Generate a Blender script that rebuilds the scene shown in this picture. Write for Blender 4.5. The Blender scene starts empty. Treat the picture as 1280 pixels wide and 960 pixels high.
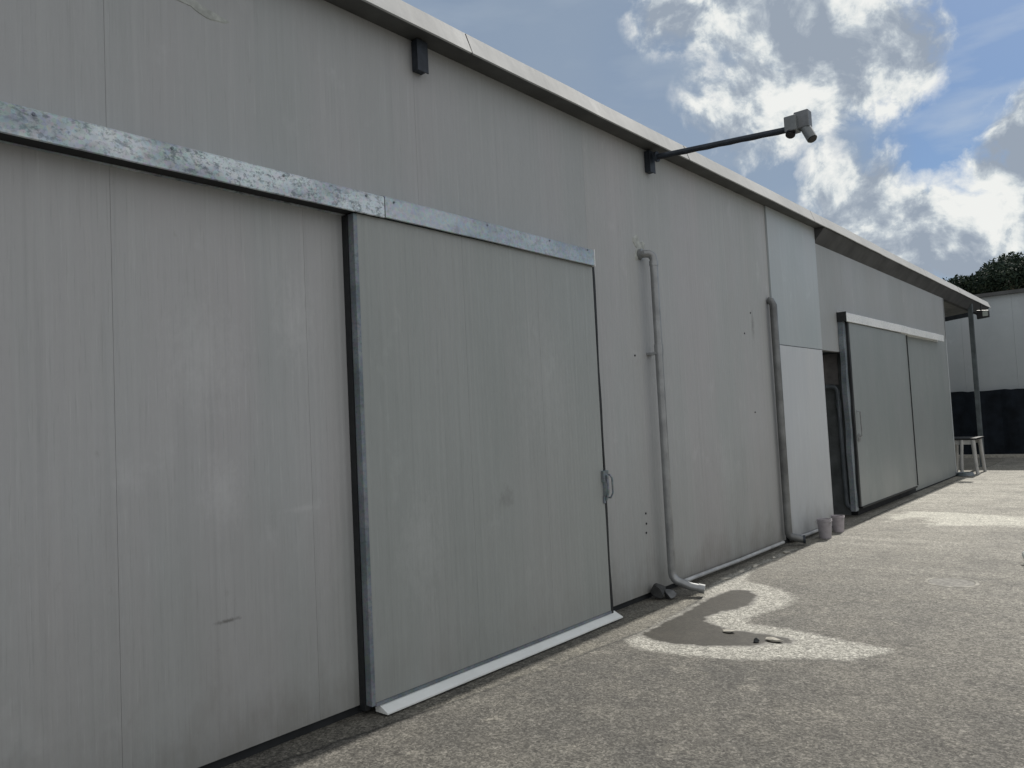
import bpy, bmesh, math, random
from mathutils import Vector, Matrix
random.seed(7)
R = math.radians
scene = bpy.context.scene
# ------------------------------------------------------------------ camera
cam_d = bpy.data.cameras.new('camera'); cam = bpy.data.objects.new('camera', cam_d)
scene.collection.objects.link(cam); scene.camera = cam
cam_d.sensor_width = 36; cam_d.lens = 27.0; cam_d.clip_start = .05; cam_d.clip_end = 3000
CX, CH = 3.6, 1.6
fwd = Vector((-0.647, 0.761, 0.0522)).normalized()
upv = Vector((-0.049, -0.052, 0.997)); 
right = Vector((0.759, 0.649, -0.049)); right = (right - fwd*right.dot(fwd)).normalized()
up = right.cross(fwd).normalized()
m = Matrix((right, up, -fwd)).transposed().to_4x4(); m.translation = Vector((CX, 0, CH))
cam.matrix_world = m
# ------------------------------------------------------------------ light
SUN_EL, SUN_AZ = R(42), R(-1.2)          # azimuth from +Y, clockwise
sd = Vector((math.sin(SUN_AZ)*math.cos(SUN_EL), math.cos(SUN_AZ)*math.cos(SUN_EL), math.sin(SUN_EL)))
sl = bpy.data.lights.new('sun', 'SUN'); sl.energy = 5.0; sl.angle = R(.6); sl.color = (1, .955, .88)
sun = bpy.data.objects.new('sun', sl); scene.collection.objects.link(sun)
sun.rotation_euler = (-sd).to_track_quat('-Z', 'Y').to_euler(); sun.location = (3, 0, 12)
scene.view_settings.view_transform = 'Standard'; scene.view_settings.look = 'None'
scene.view_settings.exposure = 0.12; scene.view_settings.gamma = 1
scene.view_settings.use_curve_mapping = False

W = bpy.data.worlds.new('World'); scene.world = W; W.use_nodes = True
nt = W.node_tree; nt.nodes.clear()
def wn(t, **k):
    n = nt.nodes.new(t)
    for a, b in k.items(): setattr(n, a, b)
    return n
def wmath(op, a, b=None, clamp=False):
    n = wn('ShaderNodeMath', operation=op); n.use_clamp = clamp
    for i, v in enumerate((a, b)):
        if v is None: continue
        if isinstance(v, (int, float)): n.inputs[i].default_value = v
        else: nt.links.new(v, n.inputs[i])
    return n.outputs[0]
sky = wn('ShaderNodeTexSky'); sky.sky_type = 'NISHITA'; sky.sun_disc = False
sky.sun_elevation = SUN_EL; sky.sun_rotation = SUN_AZ; sky.air_density = 1.0; sky.dust_density = .6; sky.ozone_density = 1.6
tc = wn('ShaderNodeTexCoord')
G = tc.outputs['Generated']
nz = wn('ShaderNodeTexNoise'); nz.inputs['Scale'].default_value = 5.0; nz.inputs['Detail'].default_value = 3
nt.links.new(G, nz.inputs['Vector'])
sub = wn('ShaderNodeVectorMath', operation='SUBTRACT'); nt.links.new(nz.outputs['Color'], sub.inputs[0]); sub.inputs[1].default_value = (.5,.5,.5)
scl = wn('ShaderNodeVectorMath', operation='SCALE'); nt.links.new(sub.outputs[0], scl.inputs[0]); scl.inputs['Scale'].default_value = .10
wd = wn('ShaderNodeVectorMath', operation='ADD'); nt.links.new(G, wd.inputs[0]); nt.links.new(scl.outputs[0], wd.inputs[1])
WD = wd.outputs[0]
def blobs(lst, src):
    acc = None
    for (dx, dy, dz), r, k in lst:
        v = Vector((dx, dy, dz)).normalized()
        d = wn('ShaderNodeVectorMath', operation='DISTANCE'); nt.links.new(src, d.inputs[0]); d.inputs[1].default_value = v
        q = wmath('MULTIPLY', wmath('SUBTRACT', 1.0, wmath('DIVIDE', d.outputs['Value'], r), True), k)
        acc = q if acc is None else wmath('MAXIMUM', acc, q)
    return acc
cum = [((-.375,.80,.475),.07,1),((-.335,.83,.45),.07,1.1),((-.30,.86,.42),.07,1.0),((-.25,.88,.39),.085,1.2),((-.215,.90,.385),.06,1.15),
       ((-.29,.87,.45),.06,.8),((-.33,.87,.365),.075,1.05),((-.29,.89,.345),.06,.9),((-.37,.87,.33),.07,.7),
       ((-.275,.93,.265),.05,.95),((-.24,.935,.235),.06,1.0),((-.20,.96,.205),.075,1.1),((-.16,.965,.18),.085,1.25),((-.125,.965,.25),.055,1.0),((-.09,.97,.235),.08,1.15),
       ((-.14,.98,.12),.12,1.0),((-.02,.97,.22),.12,1.1),((.12,.97,.2),.2,1),((-.24,.955,.16),.10,1)]
base = blobs([(v_, r_*1.28, k_) for v_, r_, k_ in cum], WD)
fb = wn('ShaderNodeTexNoise'); fb.inputs['Scale'].default_value = 13; fb.inputs['Detail'].default_value = 12; fb.inputs['Roughness'].default_value = .6
nt.links.new(WD, fb.inputs['Vector'])
dens = wmath('ADD', base, wmath('MULTIPLY', wmath('SUBTRACT', fb.outputs['Fac'], .5), 2.3))
def ramp(src, pts):
    r = wn('ShaderNodeValToRGB'); nt.links.new(src, r.inputs[0])
    e = r.color_ramp.elements
    while len(e) < len(pts): e.new(.5)
    for el, (p, c) in zip(e, pts):
        el.position = p; el.color = (c, c, c, 1) if isinstance(c, (int, float)) else (*c, 1)
    return r.outputs['Color']
alpha = wmath('MULTIPLY', ramp(dens, [(.10, 0), (.50, 1)]), ramp(base, [(.0, 0), (.22, 1)]))
# lit sides, grey middles: relief of the same noise stepped towards the sun
off = wn('ShaderNodeVectorMath', operation='ADD'); nt.links.new(WD, off.inputs[0]); off.inputs[1].default_value = (.012, .0, .022)
fbs = wn('ShaderNodeTexNoise'); fbs.inputs['Scale'].default_value = 13; fbs.inputs['Detail'].default_value = 12; fbs.inputs['Roughness'].default_value = .6
nt.links.new(off.outputs[0], fbs.inputs['Vector'])
fb2 = wn('ShaderNodeTexNoise'); fb2.inputs['Scale'].default_value = 7; fb2.inputs['Detail'].default_value = 4
off2 = wn('ShaderNodeVectorMath', operation='ADD'); nt.links.new(WD, off2.inputs[0]); off2.inputs[1].default_value = (3.1, 1.7, .4)
nt.links.new(off2.outputs[0], fb2.inputs['Vector'])
relief = wmath('SUBTRACT', fb.outputs['Fac'], fbs.outputs['Fac'])
lit = wmath('ADD', wmath('ADD', .56, wmath('MULTIPLY', relief, 4.6)),
            wmath('ADD', wmath('MULTIPLY', wmath('SUBTRACT', fb2.outputs['Fac'], .5), -1.5), wmath('MULTIPLY', wmath('SUBTRACT', dens, .45), -.62)))
ccol = ramp(lit, [(.12, (2.9, 3.4, 4.1)), (.36, (3.7, 4.2, 4.8)), (.55, (5.0, 5.5, 5.9)), (.74, (6.9, 7.2, 7.2)), (.96, (8.0, 8.1, 7.9))])
# soft grey blue veil at the left
veil = blobs([((-.75,.55,.45),.55,1.6),((-.60,.66,.46),.34,1.8),((-.48,.78,.40),.26,1.9),((-.38,.87,.31),.20,2.0),((-.32,.91,.26),.14,1.8),((-.30,.93,.20),.12,1.0),((.3,.2,.9),.6,1.0)], WD)
vn = wn('ShaderNodeTexNoise'); vn.inputs['Scale'].default_value = 3.5; vn.inputs['Detail'].default_value = 5
nt.links.new(G, vn.inputs['Vector'])
vfac = wmath('MULTIPLY', wmath('MINIMUM', veil, 1.0), wmath('ADD', .45, wmath('MULTIPLY', vn.outputs['Fac'], .75)), True)
# thin wisps
wm_ = wn('ShaderNodeMapping'); nt.links.new(G, wm_.inputs['Vector']); wm_.inputs['Scale'].default_value = (6, 6, 22); wm_.inputs['Rotation'].default_value = (0, .25, 0)
wi = wn('ShaderNodeTexNoise'); wi.inputs['Scale'].default_value = 1.3; wi.inputs['Detail'].default_value = 7; nt.links.new(wm_.outputs[0], wi.inputs['Vector'])
wfac = wmath('MULTIPLY', ramp(wi.outputs['Fac'], [(.50, 0), (.74, 1)]), .55)
def mix(f, a, b):
    n = wn('ShaderNodeMix', data_type='RGBA')
    nt.links.new(f, n.inputs['Factor'])
    for i, v in ((6, a), (7, b)):
        if isinstance(v, tuple): n.inputs[i].default_value = (*v, 1)
        else: nt.links.new(v, n.inputs[i])
    return n.outputs[2]
c0 = wn('ShaderNodeMix', data_type='RGBA', blend_type='MULTIPLY'); c0.inputs['Factor'].default_value = 1
nt.links.new(sky.outputs[0], c0.inputs[6]); c0.inputs[7].default_value = (.40, .50, .61, 1)
c1 = mix(wfac, c0.outputs[2], (4.6, 5.3, 6.2))
c2 = mix(vfac, c1, (2.7, 3.35, 4.2))
c3 = mix(alpha, c2, ccol)
# unseen bright cloud bank added behind the camera to fill the shaded wall
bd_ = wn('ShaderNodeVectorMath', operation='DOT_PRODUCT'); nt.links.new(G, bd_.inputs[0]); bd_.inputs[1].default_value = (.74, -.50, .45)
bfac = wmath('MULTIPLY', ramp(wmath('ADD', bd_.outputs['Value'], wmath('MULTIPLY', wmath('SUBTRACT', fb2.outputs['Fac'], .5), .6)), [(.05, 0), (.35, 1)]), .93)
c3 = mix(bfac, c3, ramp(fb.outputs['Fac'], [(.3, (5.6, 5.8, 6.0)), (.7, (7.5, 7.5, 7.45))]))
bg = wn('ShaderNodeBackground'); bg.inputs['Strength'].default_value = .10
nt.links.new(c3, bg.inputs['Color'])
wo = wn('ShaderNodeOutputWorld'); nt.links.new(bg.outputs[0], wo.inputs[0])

# ------------------------------------------------------------------ materials
class Mat:
    def __init__(s, name, col=(.5,.5,.5), rough=.6, metal=0., spec=.5):
        s.m = bpy.data.materials.new(name); s.m.use_nodes = True; s.t = s.m.node_tree
        s.b = s.t.nodes['Principled BSDF']
        s.b.inputs['Base Color'].default_value = (*col, 1); s.b.inputs['Roughness'].default_value = rough
        s.b.inputs['Metallic'].default_value = metal; s.b.inputs['Specular IOR Level'].default_value = spec
        s.tc = s.t.nodes.new('ShaderNodeTexCoord').outputs['Object']
    def n(s, t, **k):
        x = s.t.nodes.new(t)
        for a, b in k.items(): setattr(x, a, b)
        return x
    def lk(s, a, b): s.t.links.new(a, b)
    def noise(s, scale=(1,1,1), sc=1., det=4, rough=.55, offset=(0,0,0), vec=None):
        mp = s.n('ShaderNodeMapping'); s.lk(vec or s.tc, mp.inputs[0]); mp.inputs['Scale'].default_value = scale; mp.inputs['Location'].default_value = offset
        x = s.n('ShaderNodeTexNoise'); s.lk(mp.outputs[0], x.inputs['Vector']); x.inputs['Scale'].default_value = sc
        x.inputs['Detail'].default_value = det; x.inputs['Roughness'].default_value = rough
        return x.outputs['Fac']
    def ramp(s, src, pts):
        r = s.n('ShaderNodeValToRGB'); s.lk(src, r.inputs[0]); e = r.color_ramp.elements
        while len(e) < len(pts): e.new(.5)
        for el, (p, c) in zip(e, pts):
            el.position = p; el.color = (c, c, c, 1) if isinstance(c, (int, float)) else (*c, 1)
        return r.outputs['Color']
    def math(s, op, a, b=None, clamp=False):
        x = s.n('ShaderNodeMath', operation=op); x.use_clamp = clamp
        for i, v in enumerate((a, b)):
            if v is None: continue
            if isinstance(v, (int, float)): x.inputs[i].default_value = v
            else: s.lk(v, x.inputs[i])
        return x.outputs[0]
    def mix(s, f, a, b, mode='MIX'):
        x = s.n('ShaderNodeMix', data_type='RGBA', blend_type=mode)
        if isinstance(f, (int, float)): x.inputs['Factor'].default_value = f
        else: s.lk(f, x.inputs['Factor'])
        for i, v in ((6, a), (7, b)):
            if isinstance(v, tuple): x.inputs[i].default_value = (*v, 1)
            else: s.lk(v, x.inputs[i])
        return x.outputs[2]
    def sep(s):
        x = s.n('ShaderNodeSeparateXYZ'); s.lk(s.tc, x.inputs[0]); return x.outputs
    def color(s, c): s.lk(c, s.b.inputs['Base Color'])
    def roughn(s, c): s.lk(c, s.b.inputs['Roughness'])
    def bump(s, h, st=.3, dist=.01):
        x = s.n('ShaderNodeBump'); s.lk(h, x.inputs['Height']); x.inputs['Strength'].default_value = st; x.inputs['Distance'].default_value = dist
        s.lk(x.outputs[0], s.b.inputs['Normal'])

def panel_mat(name, c1, c2, c3, rough=.5, ribs=1., grime=.6, pitch=.045, seed=0, smears=()):
    """coated sandwich panel: fine vertical ribbing, run-down streaks, faint patchy ageing"""
    M = Mat(name, rough=rough, spec=.4)
    big = M.noise((.5,.9,.45), 1.2, 4, .55, (seed,seed*2,0))
    col = M.mix(M.ramp(big, [(.36, 0), (.64, 1)]), c1, c2)
    pk = M.noise((1,1.6,.35), 1.1, 3, .5, (seed+5,1,2))
    col = M.mix(M.ramp(pk, [(.45, 0), (.68, .8)]), col, c3)
    st = M.noise((1,22,.45), 1.0, 5, .65, (seed,3,0))
    col = M.mix(M.math('MULTIPLY', M.ramp(st, [(.50, 0), (.72, 1)]), .20), col, (min(1,c1[0]*1.35),min(1,c1[1]*1.35),min(1,c1[2]*1.33)))
    st2 = M.noise((1,30,.35), 1.0, 4, .6, (seed+9,3,1))
    col = M.mix(M.math('MULTIPLY', M.ramp(st2, [(.54, 0), (.78, 1)]), .27*ribs+.04), col, (c1[0]*.62,c1[1]*.63,c1[2]*.62))
    # short broken tick marks where dirt sits in the grooves
    tk = M.noise((1,95,3.2), 1.0, 3, .7, (seed+2,0,4))
    col = M.mix(M.math('MULTIPLY', M.ramp(tk, [(.56, 0), (.70, 1)]), .42*ribs), col, (c1[0]*.68,c1[1]*.69,c1[2]*.68))
    tl = M.noise((1,85,2.6), 1.0, 3, .7, (seed+7,0,9))
    col = M.mix(M.math('MULTIPLY', M.ramp(tl, [(.60, 0), (.72, 1)]), .40*ribs), col, (min(1,c1[0]*1.35),min(1,c1[1]*1.36),min(1,c1[2]*1.35)))
    # rusty brown and dull marks of their own
    bl = M.noise((1,2.5,1.6), 3.2, 6, .7, (seed+1,8,3))
    col = M.mix(M.math('MULTIPLY', M.ramp(bl, [(.66, 0), (.76, 1)]), .28), col, (.20,.19,.17))
    # wiped smears
    sm = M.noise((1,1.3,1.0), 2.6, 6, .62, (seed+4,2,7))
    col = M.mix(M.math('MULTIPLY', M.ramp(sm, [(.62, 0), (.78, 1)]), .30), col, (min(1,c1[0]*1.5),min(1,c1[1]*1.5),min(1,c1[2]*1.5)))
    for (sy, sz, ry, rz, k) in smears:
        e = M.n('ShaderNodeVectorMath', operation='MULTIPLY_ADD'); M.lk(M.tc, e.inputs[0]); e.inputs[1].default_value = (0, 1/ry, 1/rz); e.inputs[2].default_value = (0, -(sy-6.5)/ry, -sz/rz)
        ln = M.n('ShaderNodeVectorMath', operation='LENGTH'); M.lk(e.outputs[0], ln.inputs[0])
        mk = M.math('SUBTRACT', 1.0, M.math('ADD', ln.outputs['Value'], M.math('MULTIPLY', M.math('SUBTRACT', M.noise((1,5,3), 4.5, 6, .78, (sz,sy,0)), .5), 3.2)), True)
        tone = (.56,.57,.57) if k > 0 else (.12,.12,.115)
        col = M.mix(M.math('MULTIPLY', mk, abs(k)), col, tone)
    # splashed dirt near the ground
    z = M.sep()[2]
    lo = M.ramp(M.math('MULTIPLY', M.math('ADD', z, M.math('MULTIPLY', M.noise((1,2,1), 2.0, 6, .65), .9)), .5), [(.18, 1), (.42, .35), (.95, 0)])
    col = M.mix(M.math('MULTIPLY', lo, grime), col, (.165,.155,.13))
    M.color(col)
    y = M.sep()[1]
    wv = M.math('SINE', M.math('MULTIPLY', y, 2*math.pi/pitch))
    fine = M.noise((1,3,3), 3.5, 3, .5)
    h = M.math('ADD', M.math('MULTIPLY', wv, .5*ribs), M.math('MULTIPLY', fine, 2.4))
    M.bump(h, .28, .004)
    M.roughn(M.ramp(big, [(.3, rough-.06), (.7, rough+.1)]))
    return M.m

def galv_mat(name, base=(.42,.45,.47), mott=.5, rough=.42, metal=.55, seed=0, lite=(.62,.65,.67)):
    M = Mat(name, rough=rough, metal=metal, spec=.5)
    a = M.noise((1,1.2,2.0), 2.0, 3, .5, (seed,0,0))
    col = M.mix(M.ramp(a, [(.38,0),(.6,1)]), base, lite)
    v = M.n('ShaderNodeTexVoronoi'); v.inputs['Scale'].default_value = 55; M.lk(M.tc, v.inputs['Vector'])
    col = M.mix(.10, col, v.outputs['Color'], 'OVERLAY')
    g = M.noise((1,1,1.6), 26, 7, .72, (seed,1,0))
    zone = M.ramp(M.noise((1,1,1), 1.7, 2, .5, (seed+3,0,0)), [(.34,.25),(.50,1)])
    col = M.mix(M.math('MULTIPLY', M.math('MULTIPLY', M.ramp(g, [(.52,0),(.60,1)]), zone), mott), col, (.10,.13,.15))
    bb = M.noise((1,1,1.4), 7, 5, .65, (seed+8,1,0))
    col = M.mix(M.math('MULTIPLY', M.ramp(bb, [(.56,0),(.64,1)]), mott*.55), col, (.22,.27,.31))
    gg = M.noise((1,1,1.2), 45, 5, .7, (seed+4,1,3))
    col = M.mix(M.math('MULTIPLY', M.math('MULTIPLY', M.ramp(gg, [(.54,0),(.62,1)]), zone), mott*.7), col, (.16,.20,.23))
    M.color(col)
    M.roughn(M.ramp(g, [(.4, rough), (.7, rough+.25)]))
    M.bump(M.noise((1,1,1), 6, 3), .15, .01)
    return M.m

def plain(name, col, rough=.6, metal=0., var=.25, sc=8, spec=.5, bump=.15):
    M = Mat(name, rough=rough, metal=metal, spec=spec)
    a = M.noise((1,1,1), sc, 6, .6)
    M.color(M.mix(M.ramp(a, [(.35,0),(.68,1)]), tuple(c*(1-var) for c in col), tuple(min(1,c*(1+var)) for c in col)))
    M.bump(a, bump, .004)
    return M.m

m_wall  = panel_mat('panel_old', (0.412,0.421,0.424), (0.380,0.398,0.398), (0.424,0.417,0.424), .55, .9, .75, .045, 0, [(2.43,2.22,.15,.30,.34),(1.98,1.33,.13,.22,.34),(2.45,1.20,.22,.02,.35),(1.98,.70,.09,.012,-.8),(1.9,2.0,.25,.35,.3),(8.6,2.6,.05,.2,-.5),(7.7,1.0,.25,.5,.25)])
m_upper = panel_mat('panel_upper', (0.391,0.402,0.407), (0.366,0.384,0.386), (0.397,0.398,0.405), .52, .7, .0, .045, 3)
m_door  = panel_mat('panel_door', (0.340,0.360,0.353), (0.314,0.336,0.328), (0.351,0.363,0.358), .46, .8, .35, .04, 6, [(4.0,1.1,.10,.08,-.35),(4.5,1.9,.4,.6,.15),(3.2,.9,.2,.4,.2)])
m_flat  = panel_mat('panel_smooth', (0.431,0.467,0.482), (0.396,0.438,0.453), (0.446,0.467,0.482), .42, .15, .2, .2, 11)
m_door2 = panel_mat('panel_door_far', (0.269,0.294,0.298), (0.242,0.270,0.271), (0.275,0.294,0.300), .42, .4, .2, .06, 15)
m_white = panel_mat('panel_white', (0.549,0.571,0.594), (0.515,0.543,0.571), (0.560,0.577,0.594), .5, .0, .6, .2, 21)
m_shed  = panel_mat('shed_cladding', (0.403,0.437,0.450), (0.370,0.403,0.417), (0.417,0.437,0.450), .6, .3, .0, .3, 31)
m_galv  = galv_mat('galvanised_weathered', (.37,.42,.455), .65, .40, .45, 0, (.66,.72,.75))
m_galv2 = galv_mat('galvanised_clean', (.36,.41,.44), .25, .36, .55, 9, (.50,.55,.58))
m_galvw = galv_mat('galvanised_pale', (.78,.80,.80), .25, .5, .15, 5, (.85,.86,.86))
m_jamb  = galv_mat('galvanised_jamb', (.17,.20,.22), .4, .45, .5, 4, (.26,.29,.32))
m_rub   = plain('black_rubber', (.012,.014,.016), .6, 0, .3, 20)
m_dark  = plain('dark_gap', (.02,.022,.024), .9, 0, .3, 5)
m_fascia= panel_mat('fascia_white', (.375,.385,.39), (.33,.34,.345), (.385,.39,.39), .8, .0, .0, .3, 41)
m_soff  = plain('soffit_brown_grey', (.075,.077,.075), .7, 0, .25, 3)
m_iron  = plain('dark_blue_iron', (.028,.036,.048), .55, .2, .3, 14)
m_pipe  = plain('grey_pipe', (.30,.31,.315), .32, .45, .22, 6, .6)
m_pipe_l= plain('pale_pipe', (.42,.43,.43), .35, .0, .25, 7, .6)
m_plast = plain('plaster_patch', (.42,.44,.42), .9, 0, .2, 20)
m_sill  = plain('white_sill_strip', (.80,.82,.80), .4, 0, .06, 4)
m_camw  = plain('camera_housing_grey', (.17,.185,.19), .4, 0, .12, 20)
m_black = plain('black_plastic', (.012,.012,.014), .35, 0, .3, 10)
m_lens  = plain('lamp_glass', (.30,.33,.31), .15, 0, .1, 5)
m_tarp  = plain('black_shade_net', (.010,.014,.020), .85, 0, .45, 2.5, .2, .5)
m_stone = plain('dark_stone', (.05,.052,.052), .85, 0, .45, 9, .4, .8)
m_rub2  = plain('pale_concrete_rubble', (.42,.40,.35), .9, 0, .3, 16, .3, .7)
m_tabw  = plain('white_plastic', (.38,.38,.37), .45, 0, .12, 6)
m_buck  = plain('bucket_plastic', (.33,.31,.33), .5, 0, .18, 9)
m_bark  = plain('pine_bark', (.10,.07,.05), .9, 0, .4, 12)
m_conc  = plain('plinth_concrete', (.17,.165,.155), .9, 0, .3, 9)

def leaf_mat():
    M = Mat('pine_needles', rough=.75, spec=.2)
    oi = M.n('ShaderNodeNewGeometry')
    M.color(M.ramp(oi.outputs['Random Per Island'], [(0,(.014,.026,.019)),(.6,(.024,.040,.026)),(1,(.060,.080,.048))]))
    return M.m
m_leaf = leaf_mat()

# ------------------------------------------------------------------ helpers
col = scene.collection
def origin(o):
    v = Vector(o.location)
    while o.parent: o = o.parent; v += Vector(o.location)
    return v
def link(name, bm, mat, parent=None, loc=None, smooth=False, bevel=0):
    me = bpy.data.meshes.new(name)
    base = origin(parent) if parent else Vector(loc or (0,0,0))
    bmesh.ops.translate(bm, verts=bm.verts, vec=-base)
    bmesh.ops.recalc_face_normals(bm, faces=bm.faces)
    bm.to_mesh(me); bm.free()
    me.materials.append(mat)
    if smooth:
        for p in me.polygons: p.use_smooth = True
        me.set_sharp_from_angle(angle=R(35))
    o = bpy.data.objects.new(name, me); col.objects.link(o)
    if parent: o.parent = parent
    else: o.location = base
    if bevel:
        b = o.modifiers.new('bevel', 'BEVEL'); b.width = bevel; b.segments = 2; b.limit_method = 'ANGLE'
    return o
def tag(o, label=None, cat=None, group=None, kind=None):
    if label: o['label'] = label
    if cat: o['category'] = cat
    if group: o['group'] = group
    if kind: o['kind'] = kind
    return o
def thing(name, label, cat, loc, group=None):
    o = bpy.data.objects.new(name, None); col.objects.link(o); o.location = loc; o.empty_display_size = .2
    return tag(o, label, cat, group)
def box(bm, x0, x1, y0, y1, z0, z1):
    vs = [bm.verts.new(p) for p in ((x0,y0,z0),(x1,y0,z0),(x1,y1,z0),(x0,y1,z0),(x0,y0,z1),(x1,y0,z1),(x1,y1,z1),(x0,y1,z1))]
    for f in ((0,1,2,3),(4,5,6,7),(0,1,5,4),(1,2,6,5),(2,3,7,6),(3,0,4,7)): bm.faces.new([vs[i] for i in f])
    return vs
def prism_y(bm, prof, y0, y1, n=1, jit=0, zf=None):
    """closed X-Z profile swept along Y in n steps; zf(y) gives a height shift"""
    rings = []
    for i in range(n+1):
        y = y0+(y1-y0)*i/n; dz = (zf(y) if zf else 0)
        j = random.uniform(-jit, jit) if 0 < i < n else 0
        rings.append([bm.verts.new((x+j*.5, y, z+dz+j)) for x, z in prof])
    k = len(prof)
    for a, b in zip(rings, rings[1:]):
        for i in range(k): bm.faces.new((a[i], a[(i+1)%k], b[(i+1)%k], b[i]))
    bm.faces.new(rings[0]); bm.faces.new(rings[-1])
def tube(bm, pts, r, seg=14, cap=True, rr=None):
    pts = [Vector(p) for p in pts]; rings = []
    ref = None
    for i, p in enumerate(pts):
        t = (pts[min(i+1,len(pts)-1)]-pts[max(i-1,0)]).normalized()
        if ref is None: ref = t.orthogonal().normalized()
        ref = (ref - t*ref.dot(t)).normalized(); bi = t.cross(ref)
        q = rr[i] if rr else r
        rings.append([bm.verts.new(p + (ref*math.cos(a)+bi*math.sin(a))*q) for a in [2*math.pi*k/seg for k in range(seg)]])
    for a, b in zip(rings, rings[1:]):
        for i in range(seg): bm.faces.new((a[i], a[(i+1)%seg], b[(i+1)%seg], b[i]))
    if cap: bm.faces.new(rings[0]); bm.faces.new(rings[-1])
def arc(c, a, b, r, n=6):
    """quarter bend from c-a*r to c+b*r around corner c"""
    c, a, b = Vector(c), Vector(a).normalized(), Vector(b).normalized(); out = []
    for i in range(n+1):
        t = i/n*math.pi/2
        out.append(c - a*r + a*r*math.sin(t) + b*r*(1-math.cos(t)))
    return out
def lathe(bm, c, prof, seg=28):
    rings = [[bm.verts.new((c[0]+r*math.cos(a), c[1]+r*math.sin(a), c[2]+z)) for a in [2*math.pi*k/seg for k in range(seg)]] for r, z in prof]
    for a, b in zip(rings, rings[1:]):
        for i in range(seg): bm.faces.new((a[i], a[(i+1)%seg], b[(i+1)%seg], b[i]))
    return rings
def rock(bm, c, s, seed, sub=4):
    rnd = random.Random(seed)
    r = bmesh.ops.create_icosphere(bm, subdivisions=sub, radius=1)
    ds = [(Vector((rnd.uniform(-1,1),rnd.uniform(-1,1),rnd.uniform(-1,1))).normalized(), rnd.uniform(.45,.9)) for _ in range(22)]
    for v in r['verts']:
        p = v.co.copy()
        for d, k in ds:
            e = p.dot(d)
            if e > k: p -= d*(e-k)*.95
        v.co = Vector((c[0]+p.x*s[0], c[1]+p.y*s[1], c[2]+p.z*s[2]))
NB = bmesh.new

# ------------------------------------------------------------------ ground
P_OUT = [(.49,4.78),(.46,5.5),(.42,6.1),(.24,6.55),(.16,7.0),(.15,8.9),(.23,8.95),(.27,8.4),(.25,7.9),(.31,7.4),(.45,7.02),(.69,6.94),(.92,6.78),(1.08,6.58),(1.12,6.27),(1.04,5.98),(1.01,5.79),(1.06,5.64),(1.22,5.63),(1.4,5.64),(1.76,5.54),(2.11,5.50),(2.13,5.42),(1.96,5.12),(1.67,4.98),(1.36,4.76),(.98,4.66),(.75,4.64),(.6,4.66)]
P_IN  = [(.55,4.97),(.53,5.4),(.50,5.89),(.47,6.25),(.50,6.62),(.62,6.62),(.72,6.50),(.80,6.19),(.76,6.0),(.70,5.88),(.66,5.64),(.73,5.52),(.84,5.44),(1.02,5.36),(1.25,5.38),(1.45,5.37),(1.48,5.30),(1.36,5.26),(1.30,5.13),(1.21,5.06),(1.04,4.97),(.88,4.92),(.70,4.90)]
P_PALE_GLARE = [(.55,11.45),(.40,12.0),(.45,12.75),(1.0,12.75),(1.9,12.55),(3.5,12.7),(6.5,12.5),(6.8,11.5),(5,11.35),(3.0,11.5),(1.9,11.45),(1.1,11.2),(.98,11.45),(.9,11.9),(.75,11.9)]
P_APR = [(-1,0),(.05,1.2),(.17,2.29),(.307,3.16),(.40,4.12),(.475,5.01),(.44,5.7),(.36,6.29),(.28,7.2),(.25,8.9),(.27,10.5),(.2,12.5),(.15,25),(-3,25),(-3,0)]
def sdist(p, poly):
    x, y = p; best = 1e9; ins = False; n = len(poly)
    for i in range(n):
        x0, y0 = poly[i]; x1, y1 = poly[(i+1)%n]
        dx, dy = x1-x0, y1-y0
        t = max(0, min(1, ((x-x0)*dx+(y-y0)*dy)/(dx*dx+dy*dy)))
        best = min(best, math.hypot(x-x0-t*dx, y-y0-t*dy))
        if (y0 > y) != (y1 > y) and x < dx*(y-y0)/dy+x0: ins = not ins
    return best if ins else -best
def axis(segs):
    out = [segs[0][0]]
    for a, b, st in segs:
        n = max(1, round((b-a)/st)); out += [a+(b-a)*(i+1)/n for i in range(n)]
    return out
xs = axis([(-2000,-200,900),(-200,-20,60),(-20,-1,4),(-1,0,.2),(0,2.4,.03),(2.4,7,.12),(7,20,2),(20,200,60),(200,2000,900)])
ys = axis([(-2000,-200,900),(-200,-10,60),(-10,1.5,1.5),(1.5,4.5,.06),(4.5,7.1,.03),(7.1,13,.08),(13,30,.6),(30,200,40),(200,2000,900)])
verts = []; A = {'outer':[], 'inner':[], 'pale':[], 'apron':[]}
for y in ys:
    for x in xs:
        verts.append((x, y, 0))
        near = -1 < x < 8 and 0 < y < 26
        A['outer'].append(sdist((x,y),P_OUT) if near else -9)
        A['inner'].append(sdist((x,y),P_IN) if near else -9)
        A['pale'].append(sdist((x,y),P_PALE_GLARE) if near else -9)
        A['apron'].append(sdist((x,y),P_APR) if near else -9)
nx = len(xs)
faces = [(j*nx+i, j*nx+i+1, (j+1)*nx+i+1, (j+1)*nx+i) for j in range(len(ys)-1) for i in range(nx-1)]
me = bpy.data.meshes.new('ground'); me.from_pydata(verts, [], faces)
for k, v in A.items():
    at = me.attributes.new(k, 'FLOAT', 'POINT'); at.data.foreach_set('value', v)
G_ = Mat('yard_asphalt', rough=.85, spec=.35)
def attr(n):
    a = G_.n('ShaderNodeAttribute'); a.attribute_name = n; return a.outputs['Fac']
y_ = G_.sep()[1]; x_ = G_.sep()[0]
n1 = G_.noise((1,1,1), .55, 5, .55); n2 = G_.noise((1,1,1), 2.6, 6, .62); n3 = G_.noise((1,1,1), 24, 7, .92); n4 = G_.noise((1,1,1), 30, 7, .92, (3,0,0))
near_c = (.112,.106,.094); 
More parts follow.
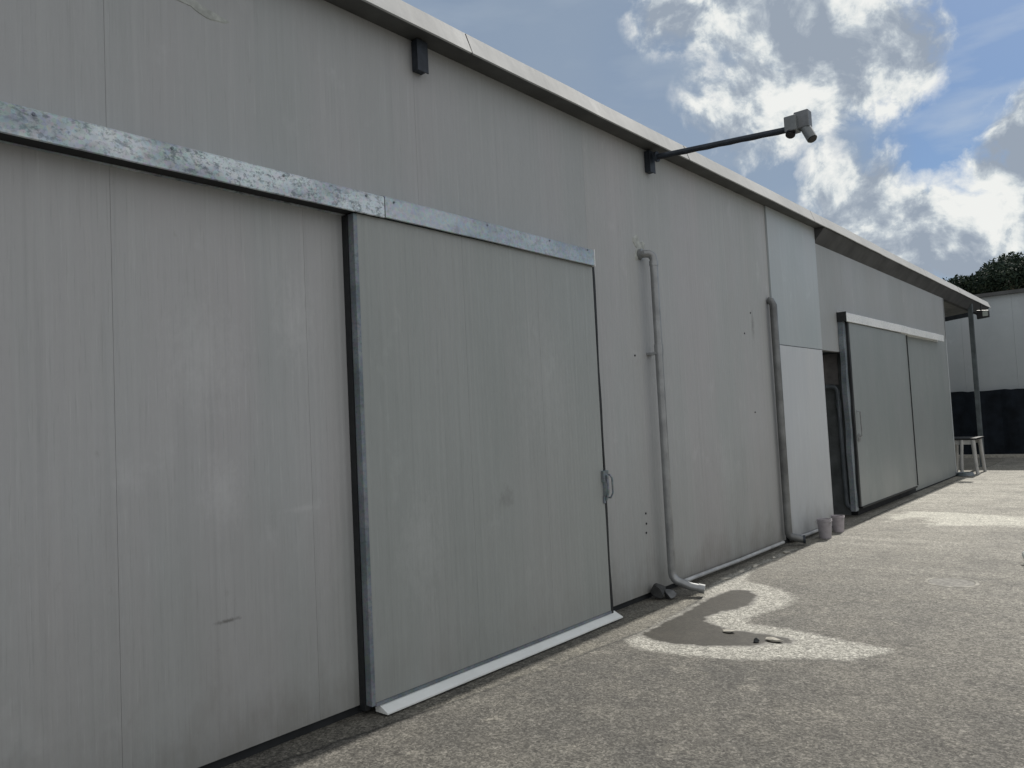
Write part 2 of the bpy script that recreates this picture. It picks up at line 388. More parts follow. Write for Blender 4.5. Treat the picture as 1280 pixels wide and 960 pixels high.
c = G_.mix(G_.ramp(n1, [(.35,0),(.65,1)]), (.074,.072,.066), (.106,.100,.088))
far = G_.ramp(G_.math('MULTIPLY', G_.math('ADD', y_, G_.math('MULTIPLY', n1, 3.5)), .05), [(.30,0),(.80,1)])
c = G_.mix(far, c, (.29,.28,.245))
c = G_.mix(G_.ramp(n2, [(.40,.0),(.68,.5)]), c, (.17,.16,.137))
c = G_.mix(G_.math('MULTIPLY', G_.ramp(G_.noise((1,1,1),1.3,6,.6,(9,4,0)), [(.50,0),(.66,1)]), .45), c, (.085,.082,.075))
# stretched grime bands across the yard
bd = G_.noise((.35,2.2,1), 1.1, 5, .6, (2,7,0))
c = G_.mix(G_.math('MULTIPLY', G_.math('MULTIPLY', G_.ramp(bd, [(.50,0),(.68,1)]), .5), far), c, (.38,.365,.32))
spot = G_.noise((1,1,1), 7, 6, .7, (6,6,0))
c = G_.mix(G_.math('MULTIPLY', G_.ramp(spot, [(.55,0),(.68,1)]), .5), c, (.055,.053,.048))
c = G_.mix(G_.math('MULTIPLY', G_.ramp(G_.noise((1,1,1), 4, 7, .7, (1,9,0)), [(.56,0),(.70,1)]), .45), c, (.25,.235,.20))
# apron strip along the wall
edge = G_.math('ADD', attr('apron'), G_.math('MULTIPLY', G_.math('SUBTRACT', G_.noise((1,1,1),5,5,.6), .5), .10))
ap = G_.ramp(G_.math('ADD', edge, .5), [(.49,0),(.52,1)])
c = G_.mix(G_.math('MULTIPLY', G_.math('MULTIPLY', ap, G_.ramp(n2, [(.38,.25),(.6,.8)])), .7), c, G_.mix(n2, (.13,.122,.098), (.20,.188,.155)))
crack = G_.ramp(G_.math('ABSOLUTE', G_.math('ADD', edge, .01)), [(.0,1),(.022,0)])
c = G_.mix(G_.math('MULTIPLY', G_.math('MULTIPLY', crack, G_.ramp(n1, [(.38,.35),(.52,1)])), .85), c, (.03,.03,.027))
# grain: pale and dark chippings
c = G_.mix(G_.ramp(n3, [(.54,0),(.68,.45)]), c, (.30,.285,.25))
c = G_.mix(G_.ramp(n4, [(.54,0),(.68,.45)]), c, (.030,.030,.028))
# pale concrete patch with the sun's glare painted into its colour
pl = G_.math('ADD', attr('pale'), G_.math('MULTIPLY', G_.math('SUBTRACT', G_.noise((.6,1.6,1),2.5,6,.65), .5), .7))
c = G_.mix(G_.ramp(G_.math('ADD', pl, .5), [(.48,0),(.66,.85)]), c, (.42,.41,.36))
# dried lime stain and the damp patch within it
wob = G_.math('MULTIPLY', G_.math('SUBTRACT', G_.noise((1,1,1),9,8,.78,(1,1,0)), .5), .19)
so = G_.ramp(G_.math('ADD', G_.math('ADD', attr('outer'), wob), .5), [(.478,0),(.545,1)])
wob2 = G_.math('MULTIPLY', G_.math('SUBTRACT', G_.noise((1,1,1),11,8,.78,(5,2,0)), .5), .17)
si = G_.ramp(G_.math('ADD', G_.math('ADD', attr('inner'), wob2), .545), [(.475,0),(.53,1)])
lime = G_.mix(G_.ramp(n3, [(.42,0),(.62,1)]), (.23,.225,.20), (.42,.41,.37))
c = G_.mix(G_.math('MULTIPLY', so, G_.ramp(G_.noise((1,1,1),16,6,.75,(2,2,0)), [(.32,.55),(.50,1)])), c, lime)
wet = G_.mix(n2, (.032,.030,.025), (.065,.060,.049))
c = G_.mix(si, c, wet)
def cells(sc, lo_, hi_):
    v = G_.n('ShaderNodeTexVoronoi'); v.inputs['Scale'].default_value = sc; G_.lk(G_.tc, v.inputs['Vector'])
    sp = G_.n('ShaderNodeSeparateColor'); G_.lk(v.outputs['Color'], sp.inputs[0])
    return G_.ramp(sp.outputs[0], [(0, lo_), (.5, (lo_+hi_)/2*.92), (1, hi_)])
c = G_.mix(G_.math('SUBTRACT', 1.0, G_.math('MULTIPLY', si, .75)), c, cells(105, .55, 1.60), 'MULTIPLY')
c = G_.mix(1.0, c, cells(55, .76, 1.28), 'MULTIPLY')
c = G_.mix(1.0, c, cells(18, .94, 1.07), 'MULTIPLY')
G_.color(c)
G_.roughn(G_.math('SUBTRACT', .88, G_.math('MULTIPLY', si, .50)))
hh = G_.math('ADD', G_.math('MULTIPLY', n3, 1.0), G_.math('MULTIPLY', G_.math('ADD', n4, G_.math('MULTIPLY', n2, 2.)), .6))
b_ = G_.n('ShaderNodeBump'); G_.lk(hh, b_.inputs['Height']); b_.inputs['Distance'].default_value = .008
G_.lk(G_.math('SUBTRACT', .65, G_.math('MULTIPLY', si, .45)), b_.inputs['Strength']); G_.lk(b_.outputs[0], G_.b.inputs['Normal'])
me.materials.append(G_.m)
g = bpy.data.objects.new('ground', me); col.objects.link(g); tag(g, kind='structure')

# ------------------------------------------------------------------ warehouse
Y0, YE = -6.0, 19.0
wh = thing('warehouse', 'long grey sandwich panel warehouse with sliding doors and white eaves', 'warehouse', (0, 6.5, 0))
YO = wh.location
# wall: separate panels with open joints, one face
def wall_part(name, rects, mat, xf=0., th=.08, gap=.0007, label=None):
    bm = NB()
    for (a, b, z0, z1) in rects: box(bm, xf-th, xf, a+gap, b-gap, z0, z1)
    o = link(name, bm, mat, wh)
    if label: o['label'] = label
    return o
ztop = 4.14
low_seams = [Y0, -4.9, -3.7, -2.5, -1.2, .3, 1.47, 2.50, 3.6]
wall_part('wall_panel', [(a,b,.055,2.93) for a,b in zip(low_seams, low_seams[1:])], m_wall)
wall_part('wall_panel', [(3.606,5.30,.055,2.93)], m_wall)
up_s = [Y0,-4.5,-2.5,-.5,1.46,3.39,5.30]
wall_part('upper_wall', [(a,b,2.936,ztop) for a,b in zip(up_s, up_s[1:])], m_upper)
wall_part('wall_panel', [(a,b,.055,ztop) for a,b in ((5.30,7.1),(7.1,8.1),(8.1,9.17))], m_wall)
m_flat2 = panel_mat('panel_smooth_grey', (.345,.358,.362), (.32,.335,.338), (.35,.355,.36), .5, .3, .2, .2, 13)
wall_part('upper_wall', [(9.17,10.87,2.42,4.12)], m_flat, .022)
wall_part('upper_wall', [(10.873,12.0,2.42,4.05)], m_flat2, .0, gap=.003)
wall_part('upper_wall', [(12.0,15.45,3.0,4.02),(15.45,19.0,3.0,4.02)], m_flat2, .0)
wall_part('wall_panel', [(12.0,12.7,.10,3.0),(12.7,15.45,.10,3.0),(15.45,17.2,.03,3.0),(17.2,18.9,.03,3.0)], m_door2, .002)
# body behind the cladding (closed building)
bm = NB(); box(bm, -14, -.085, Y0, 10.8, 0, 4.0); box(bm, -14, -.085, 12.04, YE-.05, 0, 3.98); box(bm, -14, -1.3, 10.803, 12.037, 0, 3.98); box(bm,-1.297,-.085,10.803,12.037,2.5,3.98)
link('inner_body', bm, m_dark, wh)
bm = NB(); box(bm, -14, .0, YE-.045, YE+.03, .03, 4.0); link('end_wall', bm, m_flat, wh)
bm = NB(); box(bm, -.10, -.03, Y0, 10.8, -.2, .05); box(bm, -.10, -.004, 12.0, YE+.03, -.2, .09); link('plinth', bm, m_dark, wh)  # near-black colour stands for the shade in the gap under the cladding
# alcove beside the second door
bm = NB(); box(bm,-1.29,-1.27,10.81,12.03,.0,2.49); box(bm,-1.27,-.09,12.0,12.035,.0,2.49); box(bm,-1.27,-.09,10.81,10.83,.0,2.49); box(bm,-1.27,-.09,10.83,12.0,2.45,2.49)
link('alcove_lining', bm, plain('alcove_grey', (.16,.175,.18), .8, 0, .3, 4), wh)
bm = NB(); box(bm,-.95,-.14,11.975,11.997,1.95,2.42); link('alcove_board', bm, plain('alcove_board_brown', (.30,.285,.285), .7), wh)
# white flush board beside alcove
bm = NB(); box(bm, .004, .03, 9.27, 10.83, .03, 2.41)
o = link('cladding_board', bm, m_white, wh, bevel=.003); o['label'] = 'clean white panel covering the wall beside the dark opening'
# skirting conduit
bm = NB(); tube(bm, [(.04,6.45,.055),(.045,7.8,.05),(.04,8.98,.055)], .019, 10); link('skirting_pipe', bm, m_pipe_l, wh, smooth=True)
bm = NB(); tube(bm, [(.06,9.30,.05),(.065,9.9,.045),(.06,10.75,.05)], .019, 10); link('skirting_pipe', bm, m_pipe_l, wh, smooth=True)

# roof, soffit, fascia
zf = lambda y: -.0028*(y-3)
OH = .17; ZB = 4.14
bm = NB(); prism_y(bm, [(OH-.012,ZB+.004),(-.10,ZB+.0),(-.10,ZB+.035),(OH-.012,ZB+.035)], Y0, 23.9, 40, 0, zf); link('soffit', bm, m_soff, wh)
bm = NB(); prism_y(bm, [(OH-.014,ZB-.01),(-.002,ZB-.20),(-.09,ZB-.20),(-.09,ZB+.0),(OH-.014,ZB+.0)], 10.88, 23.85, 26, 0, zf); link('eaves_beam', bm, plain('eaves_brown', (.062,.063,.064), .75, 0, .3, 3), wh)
bm = NB()
joints = [Y0, -2.1, .8, 3.78, 6.9, 10.45, 13.6, 16.8, 20.0, 23.95]
for a, b in zip(joints, joints[1:]):
    t = random.uniform(-.004,.004)
    prism_y(bm, [(OH+t,ZB-.012),(OH+.010+t,ZB-.006),(OH-.048+t,ZB+.152),(OH-.085+t,ZB+.154),(OH-.30,ZB+.160),(OH-.30,ZB+.14),(OH-.06,ZB+.135),(OH-.012+t,ZB+.0)], a+.006, b-.006, 10, .0022, zf)
link('fascia', bm, m_fascia, wh)
for j in joints[1:-1]:
    bm = NB(); prism_y(bm, [(OH+.004,ZB-.014),(OH+.006,ZB-.004),(OH-.054,ZB+.155),(OH-.07,ZB+.14),(OH-.02,ZB)], j-.007, j+.007, 1, 0, zf); link('fascia_joint', bm, m_soff, wh)
bm = NB(); prism_y(bm, [(OH-.302,ZB+.04),(OH-.302,ZB+.156),(-14.2,ZB+.95),(-14.2,ZB+.83)], Y0, 23.9, 1, 0, zf); link('roof', bm, m_upper, wh)
# eaves brackets
def bracket(y, dz=0):
    bm = NB(); box(bm, .003, .06, y-.04, y+.04, 3.93+dz, 4.132+dz); box(bm,.06,.068,y-.048,y+.048,3.92+dz,4.13+dz); link('eaves_bracket', bm, m_iron, wh, bevel=.003)
bracket(3.42); bracket(6.36, -.02)

# sliding door tracks
def track(name, y0, y1, mat, zc0, zc1, n):
    bm = NB(); 
    prism_y(bm, [(.001,0),(.001,.17),(.02,.165),(.125,.128),(.132,.118),(.132,.0),(.126,-.004),(.126,.11),(.02,.118),(.02,.0)], y0, y1, n, .0015, lambda y: zc0+(zc1-zc0)*(y-y0)/(y1-y0))
    return link(name, bm, mat, wh)
o = track('door_track', -3.0, 2.985, m_galv, 2.868, 2.868, 30); o['label'] = 'weathered mottled galvanised door track'
track('door_track', 2.992, 5.19, m_galv2, 2.872, 2.858, 12)
track('door_track', 11.66, 15.1, m_galvw, 2.86, 2.878, 10)
track('door_track', 15.11, 18.1, m_galvw, 2.872, 2.885, 10)
bm = NB()
for y in (-.6,.1,.62,1.12,1.7,2.3,2.85,3.06,3.9,4.6,5.1):
    bm = NB(); tube(bm, [(.125,y,2.972),(.137,y,2.972)], .007, 8); link('track_bolt', bm, m_jamb, wh)
bm = NB(); box(bm,.02,.134,5.19,5.20,2.85,2.99); link('track_end', bm, m_galvw, wh)

bm = NB(); box(bm,.02,.124,-3.0,2.98,2.872,2.90); link('track_underside_shade', bm, m_dark, wh)  # closed track underside, near-black colour stands for the shade beneath the rail
# first sliding door
def sdoor(name, ya, yb, z0, z1, seams, mat, label):
    bm = NB(); e = [ya]+seams+[yb]
    for a, b in zip(e, e[1:]): box(bm, .035, .10, a+.0006, b-.0006, z0, z1)
    d = link(name, bm, mat, wh); d['label'] = label
    return d
d1 = sdoor('sliding_door', 2.80, 5.20, .075, 2.866, [3.67,4.46], m_door, 'near sliding door with black seals and a latch')
bm = NB(); box(bm,.05,.103,2.772,2.80,.06,2.864); link('edge_profile', bm, m_jamb, d1, bevel=.003)
bm = NB(); prism = [(.0+.004,0),(.034,0),(.034,.05)]; box(bm,.002,.05,2.765,2.799,.03,2.862); link('seal', bm, m_rub, d1)
def wavy(bm, y, x, z0, z1, w, t, amp, sd=1):
    rnd = random.Random(sd); n = 26; rings = []
    ph = rnd.uniform(0,6)
    for i in range(n+1):
        z = z0+(z1-z0)*i/n; dy = amp*(math.sin(i*.55+ph)+.6*math.sin(i*1.3))
        ww = w*(1+.25*math.sin(i*.8+ph))
        rings.append([bm.verts.new(p) for p in ((x,y-ww/2+dy,z),(x+t,y-ww/2+dy,z),(x+t,y+ww/2+dy,z),(x,y+ww/2+dy,z))])
    for a, b in zip(rings, rings[1:]):
        for i in range(4): bm.faces.new((a[i],a[(i+1)%4],b[(i+1)%4],b[i]))
    bm.faces.new(rings[0]); bm.faces.new(rings[-1])
bm = NB(); wavy(bm, 5.215, .07, .05, 2.86, .024, .032, .003, 3); link('seal', bm, m_rub, d1)
bm = NB(); box(bm,.003,.07,5.232,5.262,.04,2.90); link('door_stop', bm, m_galv2, wh)
bm = NB(); box(bm,.036,.106,2.80,5.20,.055,.0735); link('bottom_rail', bm, m_jamb, d1)
# latch
bm = NB(); box(bm,.101,.125,5.165,5.235,1.10,1.19); box(bm,.101,.118,5.18,5.222,.99,1.10); box(bm,.101,.112,5.172,5.20,.93,.99); tube(bm,[(.112,5.20,1.16),(.135,5.20,1.15),(.14,5.20,1.02),(.115,5.20,.95)],.009,8)
la = link('latch', bm, m_jamb, d1, bevel=.002)
bm = NB(); tube(bm, [(.06,5.28,1.15),(.10,5.29,1.15),(.115,5.30,1.12),(.115,5.30,1.0),(.10,5.29,.965),(.06,5.28,.965)], .008, 8); link('handle', bm, m_jamb, wh, smooth=True)
# threshold strip
bm = NB(); prism_y(bm, [(.06,.012),(.06,.052),(.085,.058),(.165,.020),(.165,.012)], 2.83, 5.27, 8, .0015); link('threshold_strip', bm, m_sill, wh)

bm = NB(); box(bm,.004,.134,11.64,11.658,2.86,3.0); link('track_end', bm, m_rub, wh)
# second sliding door
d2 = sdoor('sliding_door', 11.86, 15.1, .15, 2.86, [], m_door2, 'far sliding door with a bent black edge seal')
bm = NB(); wavy(bm, 11.80, .02, .16, 2.88, .05, .085, .006, 5); link('seal', bm, m_rub, d2)
bm = NB(); wavy(bm, 11.71, .004, .10, 2.86, .10, .07, .008, 8); link('edge_profile', bm, m_jamb, d2)
bm = NB(); box(bm,.03,.112,11.86,15.1,.125,.1485); link('bottom_rail', bm, m_rub, d2)
bm = NB(); tube(bm, [(.10,11.93,1.55),(.15,11.93,1.53),(.155,11.93,1.18),(.10,11.93,1.15)], .010, 8); box(bm,.101,.115,11.88,11.98,1.1,1.2); link('handle', bm, m_pipe, d2, smooth=True)
bm = NB(); tube(bm, [(.115,15.11,.16),(.112,15.12,1.5),(.113,15.11,2.85)], .011, 6); link('seal', bm, m_dark, d2)

# down pipes
def clamp(y, z, x, r, parent):
    bm = NB(); tube(bm, [(x,y,z-.016),(x,y,z+.016)], r+.004, 16); box(bm, .002, x, y-.045, y+.045, z-.010, z+.010); link('pipe_clamp', bm, m_pipe, parent, smooth=True)
def socket(bm, p, q, r): tube(bm, [p, q], r, 18)
x, y = .105, 6.20
bm = NB()
tube(bm, [(.002,y-.07,3.10),(.05,y-.06,3.10)]+arc((x,y-.0,3.10),(1,.9,0),(0,0,-1),.055)+[(x,y,2.6),(x+.0,y,1.5),(x,y,.25)]+arc((x,y,.13),(0,0,-1),(1,.35,-.22),.07,4)+[(.27,6.24,.082),(.37,6.28,.062)], .036, 18)
dp = link('downpipe', bm, m_pipe, wh, smooth=True)
bm = NB(); bm.free()
for q in (((x,y,2.985),(x,y,3.03),.041),((x,y,2.19),(x,y,2.26),.041),((.002,y-.07,3.10),(.03,y-.065,3.10),.050),((.325,6.262,.071),(.375,6.282,.061),.042)):
    bm = NB(); socket(bm,*q); link('pipe_collar', bm, m_pipe, dp, smooth=True)
clamp(y, 2.18, x, .036, dp)
# plaster patch where the pipe leaves the wall
bm = NB(); vs = []
for i in range(22):
    a = i/22*2*math.pi; r = .085*(1+.35*math.sin(3*a+1)+.25*math.sin(5*a)); vs.append((6.12+r*math.cos(a), 3.17+r*1.25*math.sin(a)))
a_ = [bm.verts.new((.0,yy,zz)) for yy,zz in vs]; b_2 = [bm.verts.new((.006,6.12+(yy-6.12)*.86,3.17+(zz-3.17)*.86)) for yy,zz in vs]
for i in range(22): bm.faces.new((a_[i],a_[(i+1)%22],b_2[(i+1)%22],b_2[i]))
bm.faces.new(b_2); link('plaster_patch', bm, m_plast, wh)
bm = NB(); vs = []
for i in range(20):
    a = i/20*2*math.pi; r = .10*(1+.3*math.sin(2*a+1)+.2*math.sin(5*a)); vs.append((1.88+r*1.5*math.cos(a), 3.80+r*.35*math.sin(a)-.10*math.cos(a)*.4))
a_ = [bm.verts.new((.0,yy,zz)) for yy,zz in vs]; b_2 = [bm.verts.new((.004,1.88+(yy-1.88)*.9,3.8+(zz-3.8)*.9)) for yy,zz in vs]
for i in range(20): bm.faces.new((a_[i],a_[(i+1)%20],b_2[(i+1)%20],b_2[i]))
bm.faces.new(b_2); link('plaster_patch', bm, m_plast, wh)
# second pipe, boxed end cover
x, y = .07, 9.08
bm = NB(); tube(bm, [(.012,y,2.94),(.045,y,2.93),(x,y,2.88),(x,y,2.0),(x-.005,y+.01,1.2),(x,y,.20)]+arc((x,y,.10),(0,0,-1),(.9,.5,0),.06)+[(.20,y+.10,.07)], .044, 18)
o = link('downpipe', bm, plain('dark_downpipe', (.17,.175,.175), .35, .4, .3, 5), wh, smooth=True)
bm = NB(); tube(bm, [(.2,9.18,.07),(.225,9.19,.07)], .050, 16); link('pipe_collar', bm, m_iron, o, smooth=True)
# third pipe inside the alcove
x, y = -.10, 11.90
bm = NB(); tube(bm, [(-.36,y,1.93),(-.22,y,1.93)]+arc((-.14,y,1.93),(1,0,0),(0,0,-1),.09)+[(-.13,y,1.3),(-.12,y,.3)]+arc((-.12,y,.12),(0,0,-1),(1,-.2,0),.09)+[(.04,y-.03,.12)], .032, 14); o = link('downpipe', bm, plain('blue_grey_pipe',(.20,.23,.26),.35,0,.2,6,.6), wh, smooth=True)
o['label'] = 'thin blue grey pipe in the dark opening'
bm = NB(); tube(bm,[(-.135,y,1.72),(-.135,y,1.60)],.042,14); link('pipe_collar', bm, m_jamb, o, smooth=True)
# small fixings, screws and holes in the cladding
for (yy,zz) in ((5.95,2.16),(5.98,.75),(5.98,.66),(5.97,.58),(8.35,2.5),(8.55,2.75),(8.5,1.6),(1.72,3.78)): bm = NB(); tube(bm, [(.0,yy,zz),(.006,yy,zz)], .009, 8); link('screw_head', bm, m_dark, wh)
# porch post and beam
bm = NB(); box(bm,.0,.10,21.75,21.85,0,4.02); box(bm,-.04,.14,21.71,21.89,0,.012); link('porch_post', bm, plain('grey_steel_post',(.10,.12,.13),.5,.3,.3,5), wh, bevel=.006)
bm = NB(); prism = box(bm,-1.1,-.003,21.76,21.84,3.70,3.80)
for v in bm.verts:
    v.co.z += (v.co.x)*.10
link('porch_beam', bm, m_iron, wh)
bm = NB(); box(bm,-13.8,-.02,19.04,23.8,3.955,3.975); link('porch_ceiling', bm, plain('porch_board',(.20,.20,.19),.8), wh)

# ------------------------------------------------------------------ far shed
sh = thing('storage_shed', 'pale grey clad shed across the far end of the yard', 'shed', (6, 26, 0))
bm = NB(); 
for i in range(26): box(bm, -10+i*1.3+.0015, -10+(i+1)*1.3-.0015, 26, 26.08, 0, 4.62)
link('wall', bm, m_shed, sh)
bm = NB(); box(bm, -10.2, 24.2, 25.86, 38, 4.62, 4.72); link('roof', bm, m_soff, sh)
bm = NB(); box(bm, -10, 23.8, 26.09, 37.9, 0, 4.61); link('shed_body', bm, m_dark, sh)
bn = thing('shade_net_fence', 'black shade net stretched low along the pale shed', 'fence', (2, 25.7, 0))
bm = NB(); n = 120; top=[];bot=[]
rn = random.Random(3)
for i in range(n+1):
    xx = -1.35+i*(16/n); yy = 25.7+.03*math.sin(i*.9)+rn.uniform(-.012,.012)
    bot.append(bm.verts.new((xx,yy,.03))); top.append(bm.verts.new((xx,yy,1.90+.012*math.sin(i*.7)-(.02 if i%8==4 else 0))))
for i in range(n): bm.faces.new((bot[i],bot[i+1],top[i+1],top[i]))
r = bmesh.ops.extrude_face_region(bm, geom=list(bm.faces)); bmesh.ops.translate(bm, vec=(0,.02,0), verts=[e for e in r['geom'] if isinstance(e,bmesh.types.BMVert)])
link('net', bm, m_tarp, bn)
for i in range(9):
    bm = NB(); tube(bm, [(-1.3+i*1.95,25.80,0),(-1.3+i*1.95,25.80,1.93)], .025, 8); link('post', bm, m_jamb, bn)
bm = NB(); box(bm, -10, 20, 25.2, 25.62, 0, .07); o = link('pavement', bm, m_rub2, None, (5,25.4,0)); tag(o, kind='structure')

# ------------------------------------------------------------------ security camera arm
sc = thing('security_camera', 'two grey security cameras on a long dark arm above the pipe', 'camera', (0, 6.36, 4.0))
A0, A1 = Vector((.10,6.37,4.045)), Vector((1.36,6.40,3.955))
bm = NB(); tube(bm, [A0, A1], .026, 10); tube(bm, [A0-Vector((.0,0,0)), A0+Vector((.02,0,0))], .05, 10); link('arm', bm, m_iron, sc, smooth=True)
bm = NB(); box(bm, 1.33, 1.43, 6.33, 6.45, 3.915, 4.045); link('junction_box', bm, m_camw, sc, bevel=.008)
bm = NB(); box(bm, 1.40, 1.52, 6.37, 6.46, 3.93, 4.075); link('junction_box', bm, plain('camera_box_dark',(.16,.17,.18),.5), sc, bevel=.008)
bm = NB(); tube(bm, [A0+(A1-A0)*t+Vector((0,-.018,-.027-.004*math.sin(t*19)**2)) for t in [i/24 for i in range(25)]], .006, 6); link('cable', bm, m_black, sc, smooth=True)
def cambody(p, d, L, r, mat):
    p, d = Vector(p), Vector(d).normalized()
    bm = NB(); tube(bm, [p, p+d*L*.02, p+d*L], r, 18, True, [r*.8, r, r]); o = link('camera_body', bm, mat, sc, smooth=True)
    bm = NB(); tube(bm, [p+d*(L+.001), p+d*(L+.01)], r*.82, 16); link('lens', bm, m_black, o)
    return o
cambody((1.47,6.42,3.95), (.30,-.15,-.62), .15, .042, m_camw)
cambody((1.37,6.38,3.93), (.02,-.35,-.5), .05, .040, m_black)
bm = NB(); tube(bm, [(1.42,6.40,4.0),(1.47,6.42,3.95)], .02, 10); link('bracket', bm, m_camw, sc)

# flood light near the porch post
fl = thing('flood_light', 'small black floodlight fixed beside the porch post under the eaves end', 'floodlight', (.25,21.7,3.6))
bm = NB(); box(bm,.20,.46,21.62,21.75,3.60,3.82)
for v in bm.verts:
    if v.co.x > .4: v.co.z = 3.71+(v.co.z-3.71)*.75
link('housing', bm, m_black, fl, bevel=.012)
bm = NB(); box(bm,.33,.44,21.608,21.618,3.655,3.775); link('glass', bm, m_lens, fl)
bm = NB(); tube(bm,[(.10,21.8,3.78),(.20,21.7,3.76)],.018,8); tube(bm,[(.3,21.68,3.82),(.3,21.68,3.98)],.014,8); link('bracket', bm, m_black, fl)

# ------------------------------------------------------------------ table at the far corner
tb = thing('trestle_table', 'white legged table with dark top by the porch post', 'table', (.17,19.8,0))
bm = NB(); box(bm,-.25,.36,19.4,20.3,.76,.80); link('tabletop', bm, m_black, tb, bevel=.008)
bm = NB(); box(bm,-.20,.31,19.43,19.46,.66,.758); link('apron_rail', bm, m_tabw, tb)
bm = NB(); box(bm,-.20,.31,20.24,20.27,.66,.758); link('apron_rail', bm, m_tabw, tb)
for lx, ly in ((-.19,19.45),(.28,19.45),(-.19,20.25),(.28,20.25)):
    s = 1 if lx > 0 else -1; q = 1 if ly > 20 else -1
    bm = NB(); tube(bm, [(lx,ly,.757),(lx+s*.02,ly+q*.02,.4),(lx+s*.05,ly+q*.04,.0)], .04, 10, True, [.045,.04,.034]); link('leg', bm, m_tabw, tb, smooth=True)
bm = NB(); tube(bm, [(.07,19.42,.757),(.05,19.38,.4),(.04,19.34,.02)], .035, 10); link('brace', bm, m_tabw, tb, smooth=True)
# coil of hose at its feet
bm = NB()
for k in range(3):
    tube(bm, [(.15+(.17-.012*k)*math.cos(a), 19.05+(.17-.012*k)*math.sin(a), .018+.024*k) for a in [i*2*math.pi/24 for i in range(25)]], .014, 8)
o = link('hose_coil', bm, m_jamb, None, (.15,19.05,0), True); tag(o, 'coiled dark hose lying before the white legged table', 'hose')

# ------------------------------------------------------------------ buckets
def bucket(loc, label, r, h, mat):
    t = thing('bucket', label, 'bucket', loc, 'plastic tubs beside the white panel')
    bm = NB(); rg = lathe(bm, loc, [(r*.80,0),(r*.82,.005),(r*.97,h*.88),(r*1.05,h*.89),(r*1.05,h*.93),(r,h*.94),(r*1.03,h),(r*.97,h),(r*.92,h*.9),(r*.78,.02)]); bm.faces.new(rg[0]); bm.faces.new(rg[-1])
    link('body', bm, mat, t, smooth=True)
    bm = NB(); tube(bm, [(loc[0]+r*1.06*math.cos(a), loc[1]+r*1.06*math.sin(a)*.35-r*.6, loc[2]+h*.9-abs(math.sin(a))*h*.28) for a in [i*math.pi/10 for i in range(11)]], .004, 6); link('handle', bm, m_pipe_l, t)
bucket((.25,9.80,0), 'nearer grey plastic bucket beside the white panel', .088, .235, m_buck)
bucket((.235,10.35,0), 'farther and slightly smaller grey bucket before the dark opening', .082, .21, plain('bucket_plastic_pink',(.36,.33,.35),.5,0,.2,9))

# ------------------------------------------------------------------ stones and rubble
def stone(name, c, s, seed, mat, label, cat, group=None):
    bm = NB(); rock(bm, c, s, seed); o = link(name, bm, mat, None, (c[0],c[1],0), True); tag(o, label, cat, group)
stone('stone', (.07,6.00,.075), (.085,.12,.085), 1, m_stone, 'dark round stone by the foot of the near downpipe', 'stone')
stone('stone', (.165,6.06,.04), (.08,.09,.05), 2, plain('wet_stone',(.11,.115,.12),.5,0,.3,8), 'flat grey stone tucked beneath the bend of the near downpipe', 'stone')
stone('concrete_fragment', (1.40,5.27,.012), (.085,.045,.018), 4, m_rub2, 'white flat concrete fragment at the right end of the damp patch', 'rubble')
stone('concrete_fragment', (1.30,5.20,.014), (.028,.03,.02), 6, m_stone, 'small black lump touching the white concrete fragment', 'rubble')
stone('concrete_fragment', (1.03,5.33,.01), (.06,.03,.014), 8, m_rub2, 'pale thin rubble chip in the middle of the lime stain', 'rubble')
for i,(xx,yy,sx,sy,lab) in enumerate(((.22,7.02,.05,.09,'pale mortar lump nearest the outlet of the near downpipe'),(.205,7.42,.035,.06,'small pale mortar chip along the skirting pipe, second from the near outlet'),
    (.22,7.75,.045,.10,'long pale mortar crust midway along the skirting pipe'),(.215,8.25,.03,.05,'smallest pale mortar chip by the skirting pipe'),(.21,8.62,.04,.08,'pale mortar lump nearest the dark boxed downpipe'))):
    bm = NB(); rock(bm, (xx,yy,.006), (sx,sy,.018), 20+i, 3)
    o = link('mortar_lump', bm, m_rub2, None, (xx,yy,0), True); tag(o, lab, 'rubble', 'mortar lumps along the wall base')
# manhole
mh = thing('manhole_cover', 'round worn manhole cover with a pale ring in the asphalt', 'manhole', (2.02,7.77,0))
bm = NB(); rg = lathe(bm, (2.02,7.77,0), [(.215,.0),(.21,.003),(.19,.0035),(.187,.001)], 40); link('frame', bm, plain('manhole_ring',(.25,.24,.21),.9,0,.5,9), mh)
bm = NB(); rg = lathe(bm, (2.02,7.77,0), [(.184,.0005),(.182,.002),(.05,.0025)], 40); bm.faces.new(rg[-1]); link('cover', bm, plain('manhole_plate',(.15,.145,.13),.85,0,.5,22), mh)
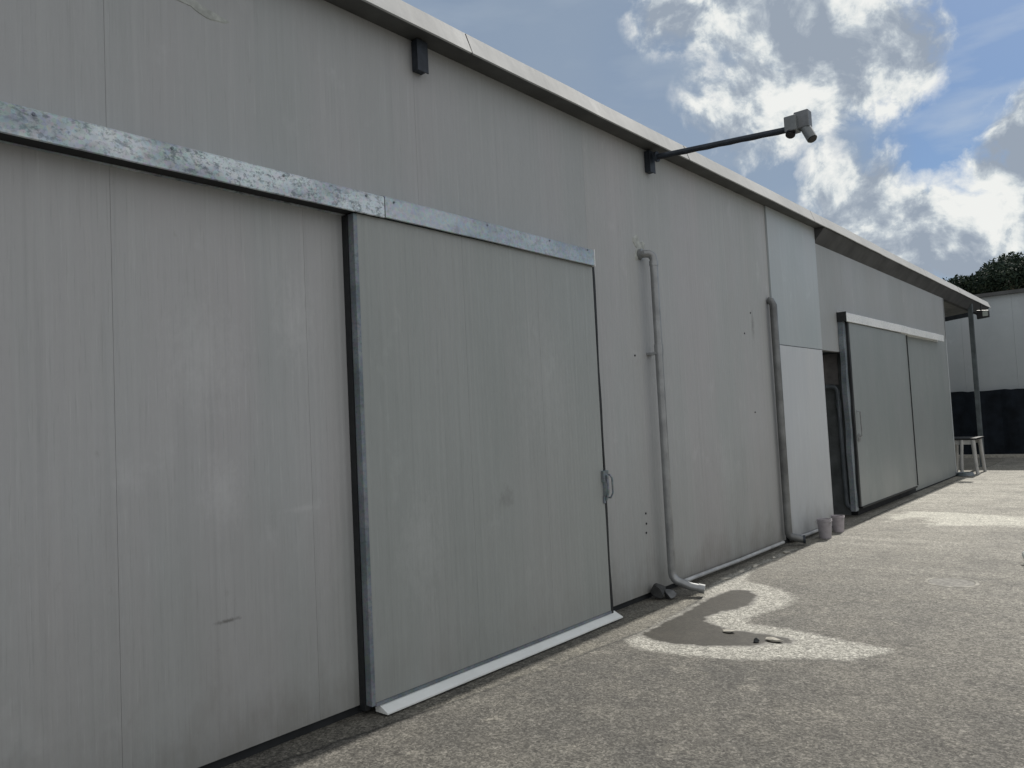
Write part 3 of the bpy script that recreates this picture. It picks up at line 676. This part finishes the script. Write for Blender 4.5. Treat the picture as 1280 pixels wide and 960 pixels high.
# white bag at the right edge
bm = NB(); rock(bm, (2.47,8.93,.07), (.075,.09,.075), 33, 4)
for v in bm.verts:
    v.co += Vector((random.uniform(-1,1),random.uniform(-1,1),random.uniform(-1,1)))*.006
o = link('plastic_bag', bm, m_sill, None, (2.47,8.93,0), True); tag(o, 'crumpled white bag lying on open asphalt at the right edge', 'bag')

# ------------------------------------------------------------------ pines
def pine(loc, R0, zc, hh, label, seed, n):
    rnd = random.Random(seed)
    t = thing('pine_tree', label, 'tree', loc)
    bm = NB(); tube(bm, [(loc[0],loc[1],0),(loc[0]+.2,loc[1],zc*.5),(loc[0]+.1,loc[1],zc-.2)], .3, 10, True, [.36,.28,.2])
    for k in range(9):
        a = k*2*math.pi/9+rnd.uniform(-.2,.2); q = R0*rnd.uniform(.5,.8)
        tube(bm, [(loc[0]+.1,loc[1],zc-rnd.uniform(.6,1.6)),(loc[0]+q*.5*math.cos(a),loc[1]+q*.5*math.sin(a),zc-.1),(loc[0]+q*math.cos(a),loc[1]+q*math.sin(a),zc+hh*.3)], .1, 7, True, [.13,.09,.04])
    link('trunk', bm, m_bark, t, smooth=True)
    bm = NB(); cl = []
    for k in range(85):
        a = rnd.uniform(0,2*math.pi); q = R0*math.sqrt(rnd.random()); 
        top = hh*math.sqrt(max(.05,1-(q/R0)**4*.9))
        cl.append((Vector((loc[0]+q*math.cos(a), loc[1]+q*math.sin(a), zc+top*rnd.uniform(.0,.62)-.35*(q/R0)**2)), rnd.uniform(.45,.85)))
    for k in range(n):
        c, s = rnd.choice(cl)
        d = Vector((rnd.gauss(0,1),rnd.gauss(0,1),rnd.gauss(0,.55))).normalized()*s*(rnd.random()**.4)
        p = c+d; u = Vector((rnd.gauss(0,1),rnd.gauss(0,1),rnd.gauss(0,1))).normalized(); w = u.orthogonal().normalized()
        L = rnd.uniform(.07,.15); 
        vs = [bm.verts.new(p+u*L), bm.verts.new(p+w*L*.45), bm.verts.new(p-u*L*.6), bm.verts.new(p-w*L*.4)]
        bm.faces.new(vs)
    link('crown', bm, m_leaf, t)
pine((-.9,46,0), 4.1, 7.3, 1.5, 'broad dark umbrella pine rising behind the shed roof', 5, 70000)
